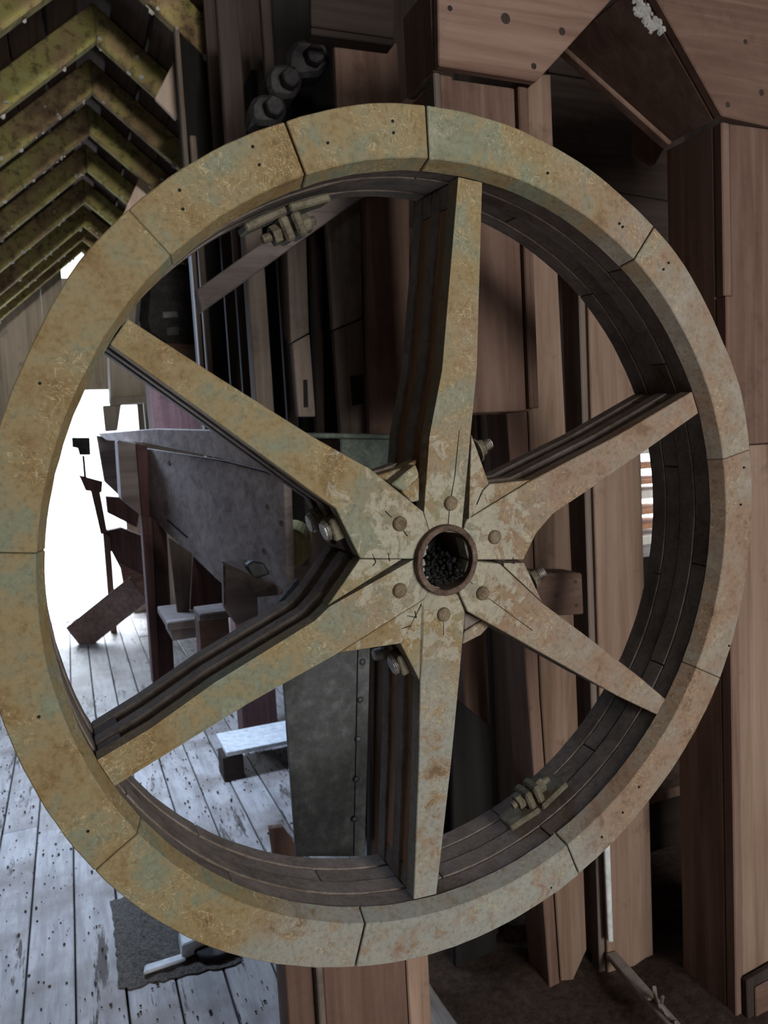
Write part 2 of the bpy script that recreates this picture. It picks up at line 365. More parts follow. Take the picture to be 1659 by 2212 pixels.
# dark boarded partition behind the machinery
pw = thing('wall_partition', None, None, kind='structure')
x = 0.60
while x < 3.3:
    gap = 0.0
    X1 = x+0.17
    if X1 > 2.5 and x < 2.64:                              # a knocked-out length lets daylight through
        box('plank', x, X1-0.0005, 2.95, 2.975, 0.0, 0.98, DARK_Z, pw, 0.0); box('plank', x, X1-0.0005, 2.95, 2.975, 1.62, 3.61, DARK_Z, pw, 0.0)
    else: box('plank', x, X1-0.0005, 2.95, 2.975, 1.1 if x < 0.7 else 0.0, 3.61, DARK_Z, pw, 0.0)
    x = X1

# ------------------------------------------------------------------ the wheel
WC = Vector((0.5726, 1.1280, 1.4031)); wy, wt = math.radians(-1.879), math.radians(-3.2587)
wn = Vector((-math.sin(wy)*math.cos(wt), -math.cos(wy)*math.cos(wt), math.sin(wt)))
e1 = Vector((0, 0, 1)).cross(wn).normalized(); e2 = wn.cross(e1)
wheel = bpy.data.objects.new('pulley_wheel', None); COL.objects.link(wheel)
wheel.matrix_world = Matrix(((e1.x, -wn.x, e2.x, WC.x), (e1.y, -wn.y, e2.y, WC.y), (e1.z, -wn.z, e2.z, WC.z), (0, 0, 0, 1)))
tag(wheel, 'large weathered wooden six-spoked pulley wheel with segmented rim and rusty hub pipe', 'wheel')
def wp(px, py, dep):                                   # photo point -> wheel plane coordinates (x, z) at depth dep
    q = at_pl(px, py, WC-wn*dep, wn)-WC; return q.dot(e1), q.dot(e2)
def wobj(name, bm, m, parent=wheel, bevel=0.0, smooth=False): return finish(name, bm, m, parent, bevel, True, smooth)
# uneven outer edge of the rim, in metres by angle
WOB = [(-175, -.004), (-160, -.004), (-146, .001), (-128, .006), (-107, .004), (-90, .004), (-75, .001), (-50, -.003), (-26, .001), (-8, -.004), (5, -.002), (12, 0), (22, .006), (32, -.001), (45, .002), (60, -.002), (75, .001), (92, .004), (102, .005), (111, .001), (125, .003), (140, .003), (150, -.005), (160, -.006), (185, -.004)]
def wob(a):
    a = (a+180) % 360-180
    for (a0, v0), (a1, v1) in zip(WOB, WOB[1:]):
        if a0 <= a <= a1: return v0+(v1-v0)*(a-a0)/(a1-a0)
    return -0.004
def ring_seg(name, a0, a1, prof, m, bevel=0.0, step=2.0, wobble=True, parent=wheel):
    n = max(3, int((a1-a0)/step)+1); bm = bmesh.new(); rows = []
    for i in range(n+1):
        a = a0+(a1-a0)*i/n; ca, sa = math.cos(math.radians(a)), math.sin(math.radians(a)); wv = wob(a) if wobble else 0
        row = []
        for r, y in prof:
            rr = r + (wv if r > 0.66 else wv*0.25) + (random.uniform(-.0006, .0006))
            row.append(bm.verts.new((rr*ca, y, rr*sa)))
        rows.append(row)
    k = len(prof)
    for i in range(n):
        for j in range(k): j2 = (j+1) % k; bm.faces.new((rows[i][j], rows[i][j2], rows[i+1][j2], rows[i+1][j]))
    bm.faces.new(rows[0][::-1]); bm.faces.new(rows[-1])
    return wobj(name, bm, m, wheel, bevel)
JOINTS = [(-187.1, .10), (-146.6, .10), (-106.25, .28), (-67.5, .30), (-27.1, .10), (11.9, .10), (52.4, .22), (92.2, .28), (111.0, .28), (132.2, .06), (172.9, .10)]
FR = 0.032
for (a0, g0), (a1, g1) in zip(JOINTS, JOINTS[1:]):
    dy = random.uniform(-0.001, 0.001)
    ring_seg('rim_segment', a0+g0/2, a1-g1/2, [(0.700, dy), (0.627, dy), (0.6155, FR), (0.700, FR)], WFACE, 0.0015)
for L in range(4):
    y0 = FR+0.0012+L*0.0395; r0 = (0.6185, 0.6165, 0.618, 0.616)[L]
    off = (-68.4, -29, -50, -12)[L]
    for s in range(6):
        ring_seg('rim_lamination', off+60*s+0.10, off+60*(s+1)-0.10, [(0.698, y0), (r0, y0), (r0, y0+0.0383), (0.698, y0+0.0383)], WSIDE, 0.0012, 3.0)
# spokes: outlines read off the wheel face
SF = 0.028                                              # depth of the spoke faces
SP = {
 'A': dict(main=[(990, 383), (1042, 391), (1030, 800), (1017, 935), (1011, 1134), (1000, 1150), (930, 1150), (916, 1107), (928, 941), (955, 800)],
           gus=[[(1019, 938), (1057, 1045), (1043, 1059), (1013.5, 1128)]],
           out=[(990, 383), (1042, 391), (1030, 800), (1018, 935), (1057, 1046), (1004, 1146), (930, 1150), (916, 1107), (928, 941), (955, 800)]),
 'B': dict(main=[(245, 734), (278, 690), (480, 820), (680, 946), (800, 1013), (914, 1105), (930, 1150), (901, 1207), (778, 1206), (725, 1098), (680, 1067), (442, 892), (293, 780)], gus=[]),
 'C': dict(main=[(219, 1641), (261, 1612), (326, 1573), (463, 1475), (680, 1341), (711, 1311), (873, 1210), (901, 1210), (905, 1240), (924, 1284), (915, 1294), (731, 1410), (680, 1439), (539, 1518), (297, 1663), (243, 1690), (236, 1696)],
           gus=[[(778, 1208.5), (869, 1208.5), (709, 1308)], [(868, 1390), (914, 1297), (735, 1410)]],
           out=[(219, 1641), (326, 1573), (463, 1475), (680, 1341), (709, 1309), (778, 1208.5), (901, 1210), (905, 1240), (924, 1284), (868, 1390), (731, 1411), (539, 1518), (297, 1663), (236, 1696)]),
 'D': dict(main=[(914, 1296), (914, 1372), (908, 1472), (905, 1650), (893, 1957), (943, 1944), (975, 1650), (995, 1440), (1005, 1323), (989, 1284), (926, 1286)],
           gus=[[(866, 1391), (907, 1470), (912.5, 1372), (912.5, 1300), (920, 1292)]],
           out=[(924, 1287), (866, 1391), (908, 1472), (905, 1650), (893, 1957), (943, 1944), (975, 1650), (995, 1440), (1005, 1323), (989, 1284)]),
 'E': dict(main=[(1029, 1214), (1080, 1218), (1172, 1303), (1284, 1387), (1385, 1465), (1437, 1510), (1421, 1545), (1335, 1504), (1055, 1346), (1011, 1321), (992, 1281)],
           gus=[[(1083, 1217), (1133, 1216), (1172, 1301)]],
           out=[(1029, 1214), (1133, 1216), (1172, 1303), (1284, 1387), (1385, 1465), (1437, 1510), (1421, 1545), (1335, 1504), (1055, 1346), (1011, 1321), (992, 1281)]),
 'F': dict(main=[(1008, 1124), (1147, 1039), (1334, 941), (1483, 854), (1496, 850), (1510, 882), (1485, 906), (1395, 973), (1274, 1057), (1195, 1110), (1159, 1152), (1131, 1209), (1028, 1211), (1005, 1147)],
           gus=[[(1058.5, 1046), (1146, 1037), (1016, 1117), (1045, 1060)]],
           out=[(1005, 1147), (1058, 1047), (1147, 1037), (1334, 941), (1483, 854), (1496, 850), (1510, 882), (1395, 973), (1274, 1057), (1195, 1110), (1159, 1152), (1131, 1209), (1028, 1211)]),
}
ANG = dict(A=86, B=144, C=-156, D=-96, E=-37, F=24.5)
BOLT = dict(A=(973, 1087), F=(1068, 1160), E=(1042, 1281), D=(958, 1327), C=(863, 1275), B=(863, 1131))
def plate(name, pts, y0, y1, m, parent, bevel=0.0015):
    bm = bmesh.new(); prism(bm, [(x, y0, z) for x, z in pts], Vector((0, y1-y0, 0))); return wobj(name, bm, m, parent, bevel)
def snap(pts):                                          # spoke tips butt against the rim lip, heads against the pipe
    out = []
    for x, z in pts:
        r = math.hypot(x, z)
        if r > 0.57: s = 0.6145/r; x, z = x*s, z*s
        elif r < 0.072: s = 0.052/r; x, z = x*s, z*s
        out.append((x, z))
    return out
for key in 'ABCDEF':
    d = SP[key]; main = snap([wp(x, y, SF) for x, y in d['main']]); full = snap([wp(x, y, SF) for x, y in d.get('out', d['main'])])
    sp = plate('spoke', main, SF, SF+0.030, WFACE, wheel)
    for g in d['gus']: plate('gusset', [wp(x, y, SF) for x, y in g], SF+0.0008, SF+0.030, WFACE, sp, 0.001)
    ca, sa = math.cos(math.radians(ANG[key])), math.sin(math.radians(ANG[key]))
    def inset(pts, dd, r0, r1):
        o = []
        for x, z in pts:
            u, v = x*ca+z*sa, -x*sa+z*ca
            v = math.copysign(max(abs(v)-dd, 0.004), v); u = min(max(u, r0), r1); o.append((u*ca-v*sa, u*sa+v*ca))
        return o
    y = SF+0.031
    for L in range(2):
        plate('spacer', inset(full, 0.007 if key in 'AD' else 0.011, 0.085, 0.575), y, y+0.0335, WRED if key in 'AD' else WSIDE, sp, 0)
        tv = [-x*sa+z*ca for x, z in full if math.hypot(x, z) > 0.605]; v0, v1 = min(tv)+0.003, max(tv)-0.003
        tip = [(u*ca-v*sa, u*sa+v*ca) for u, v in ((0.577, v0), (0.6135, v0), (0.6135, v1), (0.577, v1))]
        plate('end_block', tip, y, y+0.0335, WSIDE, sp, 0.001)
        plate('back_plate', inset(full, 0.0005+0.001*L, 0.070, 0.6145), y+0.0345, y+0.0645, WSIDE, sp, 0.0015)
        y += 0.0655
    bx, bz = wp(*BOLT[key], SF)                          # domed carriage bolt head
    bm = bmesh.new(); prof = [(0.0125, SF+0.001), (0.0125, SF-0.003), (0.0105, SF-0.0058), (0.006, SF-0.0075)]
    rows = [[bm.verts.new((bx+r*math.cos(2*math.pi*i/18), yy, bz+r*math.sin(2*math.pi*i/18))) for i in range(18)] for r, yy in prof]
    for a, b in zip(rows, rows[1:]):
        for i in range(18): bm.faces.new((a[i], a[(i+1) % 18], b[(i+1) % 18], b[i]))
    bm.faces.new(rows[-1]); bm.faces.new(rows[0][::-1])
    wobj('bolt_head', bm, BOLTM, sp)
def crack(pts, wd, dep=SF):
    P = [Vector((x, dep-0.0004, z)) for x, z in (wp(px, py, dep) for px, py in pts)]
    bm = bmesh.new()
    for a, b in zip(P, P[1:]):
        n_ = Vector((-(b-a).z, 0, (b-a).x)).normalized()*wd/2; prism(bm, [a-n_*.6, b-n_, b+n_, a+n_*.6], Vector((0, 0.0012, 0)))
    wobj('crack', bm, HOLE)
crack([(992, 930), (982, 1030), (974, 1076)], 0.0018); crack([(971, 1098), (967, 1142)], 0.002)
crack([(1052, 1290), (1096, 1322), (1150, 1362)], 0.0014); crack([(1022, 1262), (1008, 1250)], 0.0014)
crack([(958, 1340), (958, 1372)], 0.0015); crack([(846, 1118), (832, 1104)], 0.002); crack([(866, 1140), (880, 1158)], 0.002)
crack([(804, 1196), (812, 1214), (806, 1222)], 0.0016); crack([(838, 1194), (842, 1212)], 0.0016)
crack([(880, 1330), (900, 1334), (896, 1320)], 0.0014); crack([(868, 1358), (888, 1352)], 0.0014); crack([(1040, 1065), (1030, 1090)], 0.0018)
crack([(1084, 1212), (1088, 1222)], 0.003); crack([(1108, 1204), (1110, 1218)], 0.0025)
# hub pipe
hx, hz = wp(965, 1210, SF-0.008)
bm = bmesh.new(); prof = [(0.058, SF+0.01), (0.058, SF-0.012), (0.0565, SF-0.0135), (0.0495, SF-0.0135), (0.048, SF-0.012), (0.048, 0.24), (0.058, 0.24)]
rows = [[bm.verts.new((hx+r*math.cos(2*math.pi*i/48)*(1+.012*math.sin(3*i)), yy, hz+r*math.sin(2*math.pi*i/48)*1.04)) for i in range(48)] for r, yy in prof]
for a, b in zip(rows, rows[1:]+rows[:1]):
    for i in range(48): bm.faces.new((a[i], a[(i+1) % 48], b[(i+1) % 48], b[i]))
tag(wobj('hub_pipe', bm, RUST), 'rusty iron hub pipe')
bm = bmesh.new()                                          # crumbs lying in the pipe
for i in range(260):
    u = random.uniform(-.9, .9); yy = random.uniform(SF-0.004, SF+0.09); h = -0.046*math.sqrt(max(0, 1-u*u*0.9))+random.uniform(0, .012)+0.30*(yy-SF)
    c = Vector((hx+u*0.041, yy, hz+max(h, -0.043))); 
    if math.hypot(c.x-hx, c.z-hz) > 0.045: continue
    bmesh.ops.create_icosphere(bm, subdivisions=1, radius=random.uniform(.0025, .0055), matrix=Matrix.Translation(c) @ Matrix.Diagonal((1, 1, .8, 1)))
o = wobj('crumbs', bm, SOOT); o['kind'] = 'stuff'
bm = bmesh.new()
for i in range(40):
    a = random.uniform(2.5, 3.9); c = Vector((hx+0.043*math.cos(a), random.uniform(SF-.004, SF+.03), hz+0.043*math.sin(a)))
    bmesh.ops.create_icosphere(bm, subdivisions=1, radius=random.uniform(.003, .006), matrix=Matrix.Translation(c))
o = wobj('whitish_deposit', bm, PLASTER); o['kind'] = 'stuff'
# plug closing the pipe further in
bm = bmesh.new(); cyl(bm, (hx, 0.12, hz), (hx, 0.14, hz), 0.0475, n=32); wobj('pipe_plug', bm, HOLE)
# split blocks of timber in the open clefts beside the hub
def wbox(name, px, dep, th, m, parent=wheel): return plate(name, [wp(x, y, dep) for x, y in px], dep, dep+th, m, parent, 0.002)
wbox('wedge', [(846, 1046), (898, 1003), (905, 1023), (905, 1032), (872, 1062)], 0.034, 0.028, WFACE)
wbox('wedge', [(812, 1028), (866, 1012), (902, 992), (900, 1003), (846, 1044)], 0.064, 0.030, WFACE)
wbox('wedge', [(790, 1022), (825, 1013), (860, 1000), (830, 1035)], 0.096, 0.030, WSIDE)
wbox('wedge', [(868, 1062), (906, 1030), (906, 1082), (890, 1085)], 0.036, 0.016, WFACE)
wbox('wedge', [(1003, 1322), (1042, 1338), (1003, 1362)], 0.060, 0.03, WSIDE)
wbox('wedge', [(1003, 1366), (1045, 1338), (1058, 1352), (1040, 1372), (1000, 1392)], 0.064, 0.04, WFACE)
# square nuts and threaded bolts pulling the layers together
def wv(px, py, dep): x, z = wp(px, py, dep); return Vector((x, dep, z))
def nutbolt(a, b, dep, rn, hexn, thr, sq=False):
    A, B = wv(*a, dep), wv(*b, dep); d = (B-A).normalized()
    bm = bmesh.new(); cyl(bm, A, A+d*hexn, rn, n=4 if sq else 6); nut = wobj('nut', bm, IRON, wheel, 0.0025)
    bm = bmesh.new(); cyl(bm, A-d*0.02, A+d*(hexn+thr), rn*0.55, n=14)
    for i in range(int(thr/0.0035)): cyl(bm, A+d*(hexn+0.002+i*0.0035), A+d*(hexn+0.0035+i*0.0035), rn*0.66, rn*0.60, n=14)
    wobj('threaded_bolt', bm, STEEL, nut)
    bm = bmesh.new(); cyl(bm, A-d*0.004, A, rn*1.35, n=18); wobj('washer', bm, IRON, nut)
nutbolt((1030, 972), (1070, 952), 0.10, 0.017, 0.014, 0.016)
nutbolt((1146, 1252), (1185, 1228), 0.10, 0.017, 0.014, 0.018)
nutbolt((742, 1130), (690, 1152), 0.068, 0.027, 0.028, 0.010, True)
nutbolt((712, 1114), (660, 1134), 0.135, 0.027, 0.030, 0.010, True)
nutbolt((884, 1420), (838, 1442), 0.070, 0.027, 0.028, 0.008, True)
nutbolt((850, 1404), (796, 1418), 0.135, 0.017, 0.024, 0.016, True)
# cast clamp lugs on the inner face of the rim, at the split
def clamp(ang, lab, m):
    t = Vector((-math.sin(math.radians(ang)), 0, math.cos(math.radians(ang)))); rd = Vector((math.cos(math.radians(ang)), 0, math.sin(math.radians(ang))))
    R = 0.610; c = rd*R+Vector((0, 0.115, 0))
    root = None
    for s in (1, -1):
        bm = bmesh.new(); prism(bm, [c+t*s*0.003+Vector((0, -0.028, 0)), c+t*s*0.075-rd*0.0045+Vector((0, -0.024, 0)), c+t*s*0.075-rd*0.0045+Vector((0, 0.024, 0)), c+t*s*0.003+Vector((0, 0.028, 0))], -rd*0.013)
        o = wobj('clamp_lug', bm, m, wheel, 0.003); root = o
        bm = bmesh.new(); q = c+t*s*0.003-rd*0.012
        prism(bm, [q+Vector((0, -0.022, 0)), q+t*s*0.016+Vector((0, -0.022, 0)), q+t*s*0.016+Vector((0, 0.022, 0)), q+Vector((0, 0.022, 0))], -rd*0.040)
        wobj('lug_ear', bm, m, o, 0.004)
    bm = bmesh.new(); q = c-rd*0.034
    cyl(bm, q-t*0.045, q+t*0.05, 0.0075, n=12); cyl(bm, q+t*0.019, q+t*0.034, 0.016, n=6); cyl(bm, q-t*0.034, q-t*0.019, 0.016, n=6)
    wobj('clamp_bolt', bm, IRON, root, 0.001)
clamp(111.8, '', IRON); clamp(-66.0, '', IRON)
# nails driven into the rim face
for px, py in [(546, 317), (560, 356), (388, 411), (395, 452), (848, 262), (850, 287), (708, 309), (1338, 483), (1345, 490), (1183, 374), (1444, 568), (1433, 582), (1600, 1090), (1607, 1010), (1575, 1395), (1300, 1808), (1190, 1917), (84, 1548), (190, 1795), (86, 828), (1380, 1700), (1345, 1755)]:
    x, z = wp(px, py, 0); bm = bmesh.new(); cyl(bm, (x, 0.003, z), (x, -0.0015, z), 0.0022, n=8); wobj('nail', bm, HOLE)

# ------------------------------------------------------------------ grain ducts on the right
YD = 1.55
d1 = thing('grain_duct', 'reddish wooden hopper spout ending above the hub, behind the wheel top', 'duct', (0.94, YD, 1.65))
slab('hopper_front', [(945, -50), (1366, -50), (1320, 0), (1160, 175), (948, 141)], YD, 0.024, RED_X, d1)
a, b, c_ = at(948, 141, YD), at(1160, 175, YD), at(1366, -50, YD)
top1 = at(945, -50, YD).z
bm = bmesh.new(); prism(bm, [a+Vector((0, .026, 0)), Vector((a.x, YD+.17, a.z)), Vector((a.x, YD+.17, top1)), Vector((a.x, YD+.026, top1))], Vector((0.022, 0, 0))); finish('hopper_side', bm, RED_Z, d1, 0.002)
bm = bmesh.new(); nn = Vector((-(c_.z-b.z), 0, c_.x-b.x)).normalized()*0.022
prism(bm, [b+Vector((0, .026, 0)), Vector((b.x, YD+.17, b.z)), Vector((c_.x, YD+.17, c_.z)), Vector((c_.x, YD+.026, c_.z))], nn); finish('hopper_slope', bm, RED_Z, d1, 0.002)
for px, py, r_ in ((1214, 68, .009), (1153, 143, .007), (972, 18, .006), (1092, 40, .012)):
    c = at(px, py, YD); bm = bmesh.new(); cyl(bm, c+Vector((0, .004, 0)), c+Vector((0, -.0006, 0)), r_, n=12); finish('knot', bm, DARK_Z, d1)
zt, zb = zof(1050, 158, YD)+0.02, zof(1080, 889, YD)
xl, xa, xb_, xr = at(962, 300, YD).x, at(990, 300, YD).x, at(1131, 300, YD).x, at(1152, 300, YD).x
box('batten', xl, xa-.001, YD+0.012, YD+0.040, zb+0.01, zt-.03, RED_Z, d1)
box('panel', xa, xb_-.002, YD+0.026, YD+0.048, zb, zt-.03, RED_Z, d1)
box('batten', xb_, xr, YD+0.014, YD+0.042, zb+0.005, zt-.03, RED_Z, d1)
box('side_board', xl, xl+0.02, YD+0.042, YD+0.18, zb, zt-.03, RED_Z, d1)
box('side_board', xr-0.02, xr, YD+0.044, YD+0.18, zb, zt-.03, RED_Z, d1)
box('back_board', xl+0.021, xr-0.021, YD+0.16, YD+0.18, zb, zt-.03, RED_Z, d1)
box('end_batten', xl-0.018, xl-0.001, YD+0.006, YD+0.05, zof(955, 600, YD), zt-.03, GREY_Z, d1)

YD = 1.445                                             # the right duct stands a little nearer
d2 = thing('grain_duct', 'tall reddish wooden hopper duct reaching the floor at the right edge', 'duct', (1.7, YD, 0))
slab('hopper_front', [(1392, -50), (1900, -50), (1900, 325), (1659, 272), (1560, 250), (1420, 0)], YD, 0.024, RED_X, d2)
a, b = at(1560, 250, YD), at(1392, -50, YD)
nn = Vector((b.z-a.z, 0, a.x-b.x)).normalized()*0.022
bm = bmesh.new(); prism(bm, [a+Vector((0, .026, 0)), Vector((a.x, YD+.19, a.z)), Vector((b.x, YD+.33, b.z)), Vector((b.x, YD+.026, b.z))], nn); finish('hopper_slope', bm, RED_Z, d2, 0.003)
bm = bmesh.new(); prism(bm, [a+Vector((0, .16, 0))-nn*.7, Vector((a.x, YD+.19, a.z))-nn*.7, Vector((b.x, YD+.33, b.z))-nn*.7, Vector((b.x, YD+.30, b.z))-nn*.7], nn*.65); finish('slope_batten', bm, RED_Z, d2, 0.003)
for px, py, r_ in ((1572, 226, .007), (1645, 200, .008), (1610, 90, .006)):
    c = at(px, py, YD); bm = bmesh.new(); cyl(bm, c+Vector((0, .004, 0)), c+Vector((0, -.0006, 0)), r_, n=12); finish('knot', bm, DARK_Z, d2)
zt = a.z-0.012
zs_, zq_ = zof(1620, 962, YD), zof(1575, 640, YD)
xl = at(1568, 700, YD).x; xs = at(1586, 700, YD).x
box('batten', xl, xs-.0015, YD+0.004, YD+0.030, zq_+.002, zt, RED_Z, d2)
box('front_board', xs, xs+0.34, YD+0.007, YD+0.030, zs_+.002, zt, RED_Z, d2)
box('front_board', xs, xs+0.34, YD+0.001, YD+0.030, 0.02, zs_, TAN_Z, d2)
box('batten', xl, xs-.0015, YD-0.002, YD+0.030, 0.0, zq_, RED_Z, d2)
box('side_board', xl, xl+0.02, YD+0.032, YD+0.19, 0.0, zt, RED_Z, d2)
box('back_board', xl+0.021, xl+0.36, YD+0.17, YD+0.19, 0.0, zt, RED_Z, d2)
hb = slab('hatch', [(1613, 2120), (1700, 2070), (1700, 2300), (1618, 2300)], YD-0.022, 0.018, DARK_Z, d2)
slab('hatch_panel', [(1632, 2135), (1700, 2098), (1700, 2300), (1637, 2300)], YD-0.028, 0.006, RED_X, d2)
# crumbs of mortar stuck on the right hopper
bm = bmesh.new()
for i in range(70):
    t_ = random.random(); c = at(1375+45*t_+random.uniform(-16, 14), 5+60*t_+random.uniform(-10, 10), YD-0.002)
    bmesh.ops.create_icosphere(bm, subdivisions=1, radius=random.uniform(.004, .010), matrix=Matrix.Translation(c) @ Matrix.Diagonal((1, .7, 1, 1)))
o = finish('mortar_crumbs', bm, PLASTER, d2); o['kind'] = 'stuff'

tl = thing('tile_stack', 'sunlit orange tiles outside, seen through the narrow gap right of the hub', 'tiles', (2.95, 3.55, 0.0))
ORANGE = plain('orange_clay_tile', (0.34, 0.15, 0.07))
for i in range(7):
    z = 0.95+0.085*i
    box('tile', 2.75, 3.25, 3.42+0.03*(i % 2), 3.72, z, z+(0.03 if i % 3 else 0.05), ORANGE if i % 3 else WALLW, tl, 0.004)
box('rack', 2.80, 3.20, 3.47, 3.67, 0.0, 0.948, GREY_X, tl)
# things between the two hoppers
tag(slab('loose_board', [(1375, 225), (1437, 318), (1415, 356), (1372, 332)], 1.93, 0.02, RED_Z), 'small brown board end hanging between the two hoppers', 'board')
for i, (y0, y1) in enumerate(((60, 165), (168, 400), (402, 560))):
    tag(slab('wall_board', [(1185, y0-10), (1480, y0+38), (1480, y1+38), (1185, y1-10)], 2.35, 0.02, DARK_X), ('topmost', 'middle', 'lowest')[i]+' of the dim cross boards seen between the hoppers', 'board', 'dim cross boards')

# ------------------------------------------------------------------ posts behind the right half of the wheel
t = thing('timber_post', 'cracked tan timber post standing on the floor right of the hub', 'post', (1.12, 1.76, 0))
YP = 1.76
def poly_board(name, px, Y, th, m, parent=None, bevel=0.003): return slab(name, px, Y, th, m, parent, bevel)
poly_board('post_half', [(1094, 880), (1139, 880), (1166, 1500), (1213, 2172), (1192, 2192)], YP, 0.11, RED_Z, t)
poly_board('post_half', [(1142, 880), (1140, 160), (1190, 160), (1206, 600), (1226, 1000), (1247, 1500), (1268, 2052), (1216, 2168), (1169, 1500)], YP+0.004, 0.10, TAN_Z, t)
t = thing('timber_post', 'tan timber post with pale edge strip, right of the dark gap', 'post', (1.38, 1.745, 0))
Y2 = 1.745
xa, xb_ = at(1281, 1000, Y2).x, at(1386, 1000, Y2).x
box('post_face', xa, xb_, Y2, Y2+0.12, 0.0, 2.06, TAN_Z, t)
box('edge_strip', xa-0.022, xa-0.001, Y2+0.01, Y2+0.05, 0.0, 2.06, GREY_Z, t)
tag(post('timber_post', 1268, 1300, 1000, 2.25, 0.08, 0, 2.5, DARK_Z), 'dark timber post in the gap behind the tan posts', 'post')
t = thing('cross_beam', 'short beam end with three nails fixed to the cracked post beside the hub', 'beam', (1.1, 1.70, 1.25))
slab('beam', [(1150, 1238), (1258, 1238), (1262, 1327), (1150, 1333)], 1.672, 0.086, RED_X, t, 0.004)
for px, py in ((1243, 1257), (1246, 1308), (1203, 1287)):
    c = at(px, py, 1.672); bm = bmesh.new(); cyl(bm, c+Vector((0, .004, 0)), c+Vector((0, -.002, 0)), 0.005, n=10); finish('nail', bm, RUST, t)
tag(post('timber_post', 1003, 1056, 1450, 2.05, 0.08, 0.0, 2.2, RED_Z), 'narrow red-brown post seen just right of the lower spoke', 'post')
tag(post('timber_post', 1062, 1128, 1450, 2.15, 0.10, 0.0, 2.3, DARK_Z), 'dark brown post left of the cracked tan post', 'post')
tag(post('timber_post', 905, 1000, 1450, 2.35, 0.10, 0.0, 2.3, DARK_Z), 'dark brown post hidden behind the lower spoke', 'post')
tag(slab('sloping_board', [(975, 1500), (1060, 1568), (1075, 2085), (985, 2095)], 1.98, 0.02, BLACK_Z), 'black sloping board between the lower spoke and the posts', 'board')

# bottom right: steps, dirt and scraps
st = thing('wooden_step', 'low wooden steps in shadow left of the right duct', 'steps', (1.75, 2.3, 0))
for i in range(3):
    z = 0.30+0.2*i; YS = 2.05+0.16*i; x0 = at(1402, 1800, YS).x
    box('tread', x0, x0+0.50, YS, YS+0.20, z, z+0.035, TAN_Z, st)
    box('riser', x0+0.02, x0+0.48, YS+0.03, YS+0.05, z-0.198, z-0.002, DARK_X, st)
def mound(name, x0, x1, y0, y1, h, material, n=26):
    bm = bmesh.new(); g = []
    for i in range(n+1):
        row = []
        for j in range(n+1):
            u, v = i/n, j/n; e = (math.sin(math.pi*u)*math.sin(math.pi*v))**0.6
            row.append(bm.verts.new((x0+(x1-x0)*u, y0+(y1-y0)*v, 0.002+e*h*(0.55+0.45*math.sin(9*u+3*math.sin(7*v)))+e*random.uniform(0, .014))))
        g.append(row)
    for i in range(n):
        for j in range(n): bm.faces.new((g[i][j], g[i+1][j], g[i+1][j+1], g[i][j+1]))
    return finish(name, bm, material, None, 0, False, True)
tag(mound('dirt_heap', 0.86, 2.2, 1.2, 2.6, 0.05, DIRT), 'loose brown dirt spread over the floor under the posts', 'dirt', kind='stuff')
t = thing('lath_scrap', 'grey broken lath lying across the dirt at the bottom right', 'lath', (1.5, 1.8, 0.05))
a, b = at_z(1320, 2062, .075), at_z(1475, 2240, .085)
bm = bmesh.new(); bar(bm, a, b, 0.035, 0.018); finish('slat', bm, GREY_X, t, 0.003)
for i in range(6):
    c = a.lerp(b, 0.62+0.05*i); bm = bmesh.new(); bar(bm, c+Vector((0.0, 0, 0.009)), c+Vector((random.uniform(-.03, .03), random.uniform(-.03, .03), random.uniform(.02, .05))), 0.010, 0.006); finish('splinter', bm, GREY_Z, t)
tag(slab('white_strip', [(1303, 1740), (1316, 1740), (1326, 2036), (1316, 2036)], 1.72, 0.012, WHITEP), 'thin whitish strip standing against the tan post foot', 'strip')

# ------------------------------------------------------------------ post foot below the wheel
YQ = 1.50
t = thing('wheel_stand', 'broad reddish timber stand rising from the floor under the wheel', 'stand', (0.55, YQ, 0))
zt = zof(780, 2000, YQ)
x0, x1, x2, x3, x4 = [at(p_, 2120, YQ).x for p_ in (622, 684, 699, 880, 928)]
box('side_board', x0, x1-.001, YQ+0.02, YQ+0.05, 0, zt, RED_Z, t)
box('edge_batten', x1, x2-.001, YQ-0.004, YQ+0.05, 0, zt, GREY_Z, t)
box('front_board', x2, x3-.0025, YQ, YQ+0.04, 0, zt, RED_Z, t)
box('front_board', x3, x4, YQ-0.001, YQ+0.05, 0, zt, TAN_Z, t)
box('post_core', x0+0.01, x4-0.006, YQ+0.052, YQ+0.16, 0, zt, RED_Z, t)

# ------------------------------------------------------------------ upright trunks and boards behind the upper left of the wheel
t = thing('elevator_leg', 'tall black boxed elevator leg in front of the rafters', 'elevator leg', (0.5, 3.3, 0))
YE = 3.26
a = at(393, 200, YE); b = at(474, 200, YE); zt = zof(430, 50, YE)-0.01
box('trunk', a.x+0.008, b.x+0.02, YE, YE+0.20, 1.0, zt, BLACK_Z, t)
box('corner_strip', a.x-0.012, a.x+0.006, YE-0.012, YE+0.03, 1.0, zt, GREY_Z, t)
tag(post('dark_board', 474, 520, 100, 2.45, 0.03, 1.62, 3.05, DARK_Z), 'dark brown upright board right of the black elevator leg', 'board')
tag(post('dark_board', 570, 592, 100, 2.40, 0.03, 1.62, 3.05, DARK_Z), 'thin dark upright strip left of the iron blocks', 'board')
tag(post('black_board', 596, 726, 150, 2.50, 0.03, 1.62, 3.05, BLACK_Z), 'black upright board behind the iron blocks', 'board')
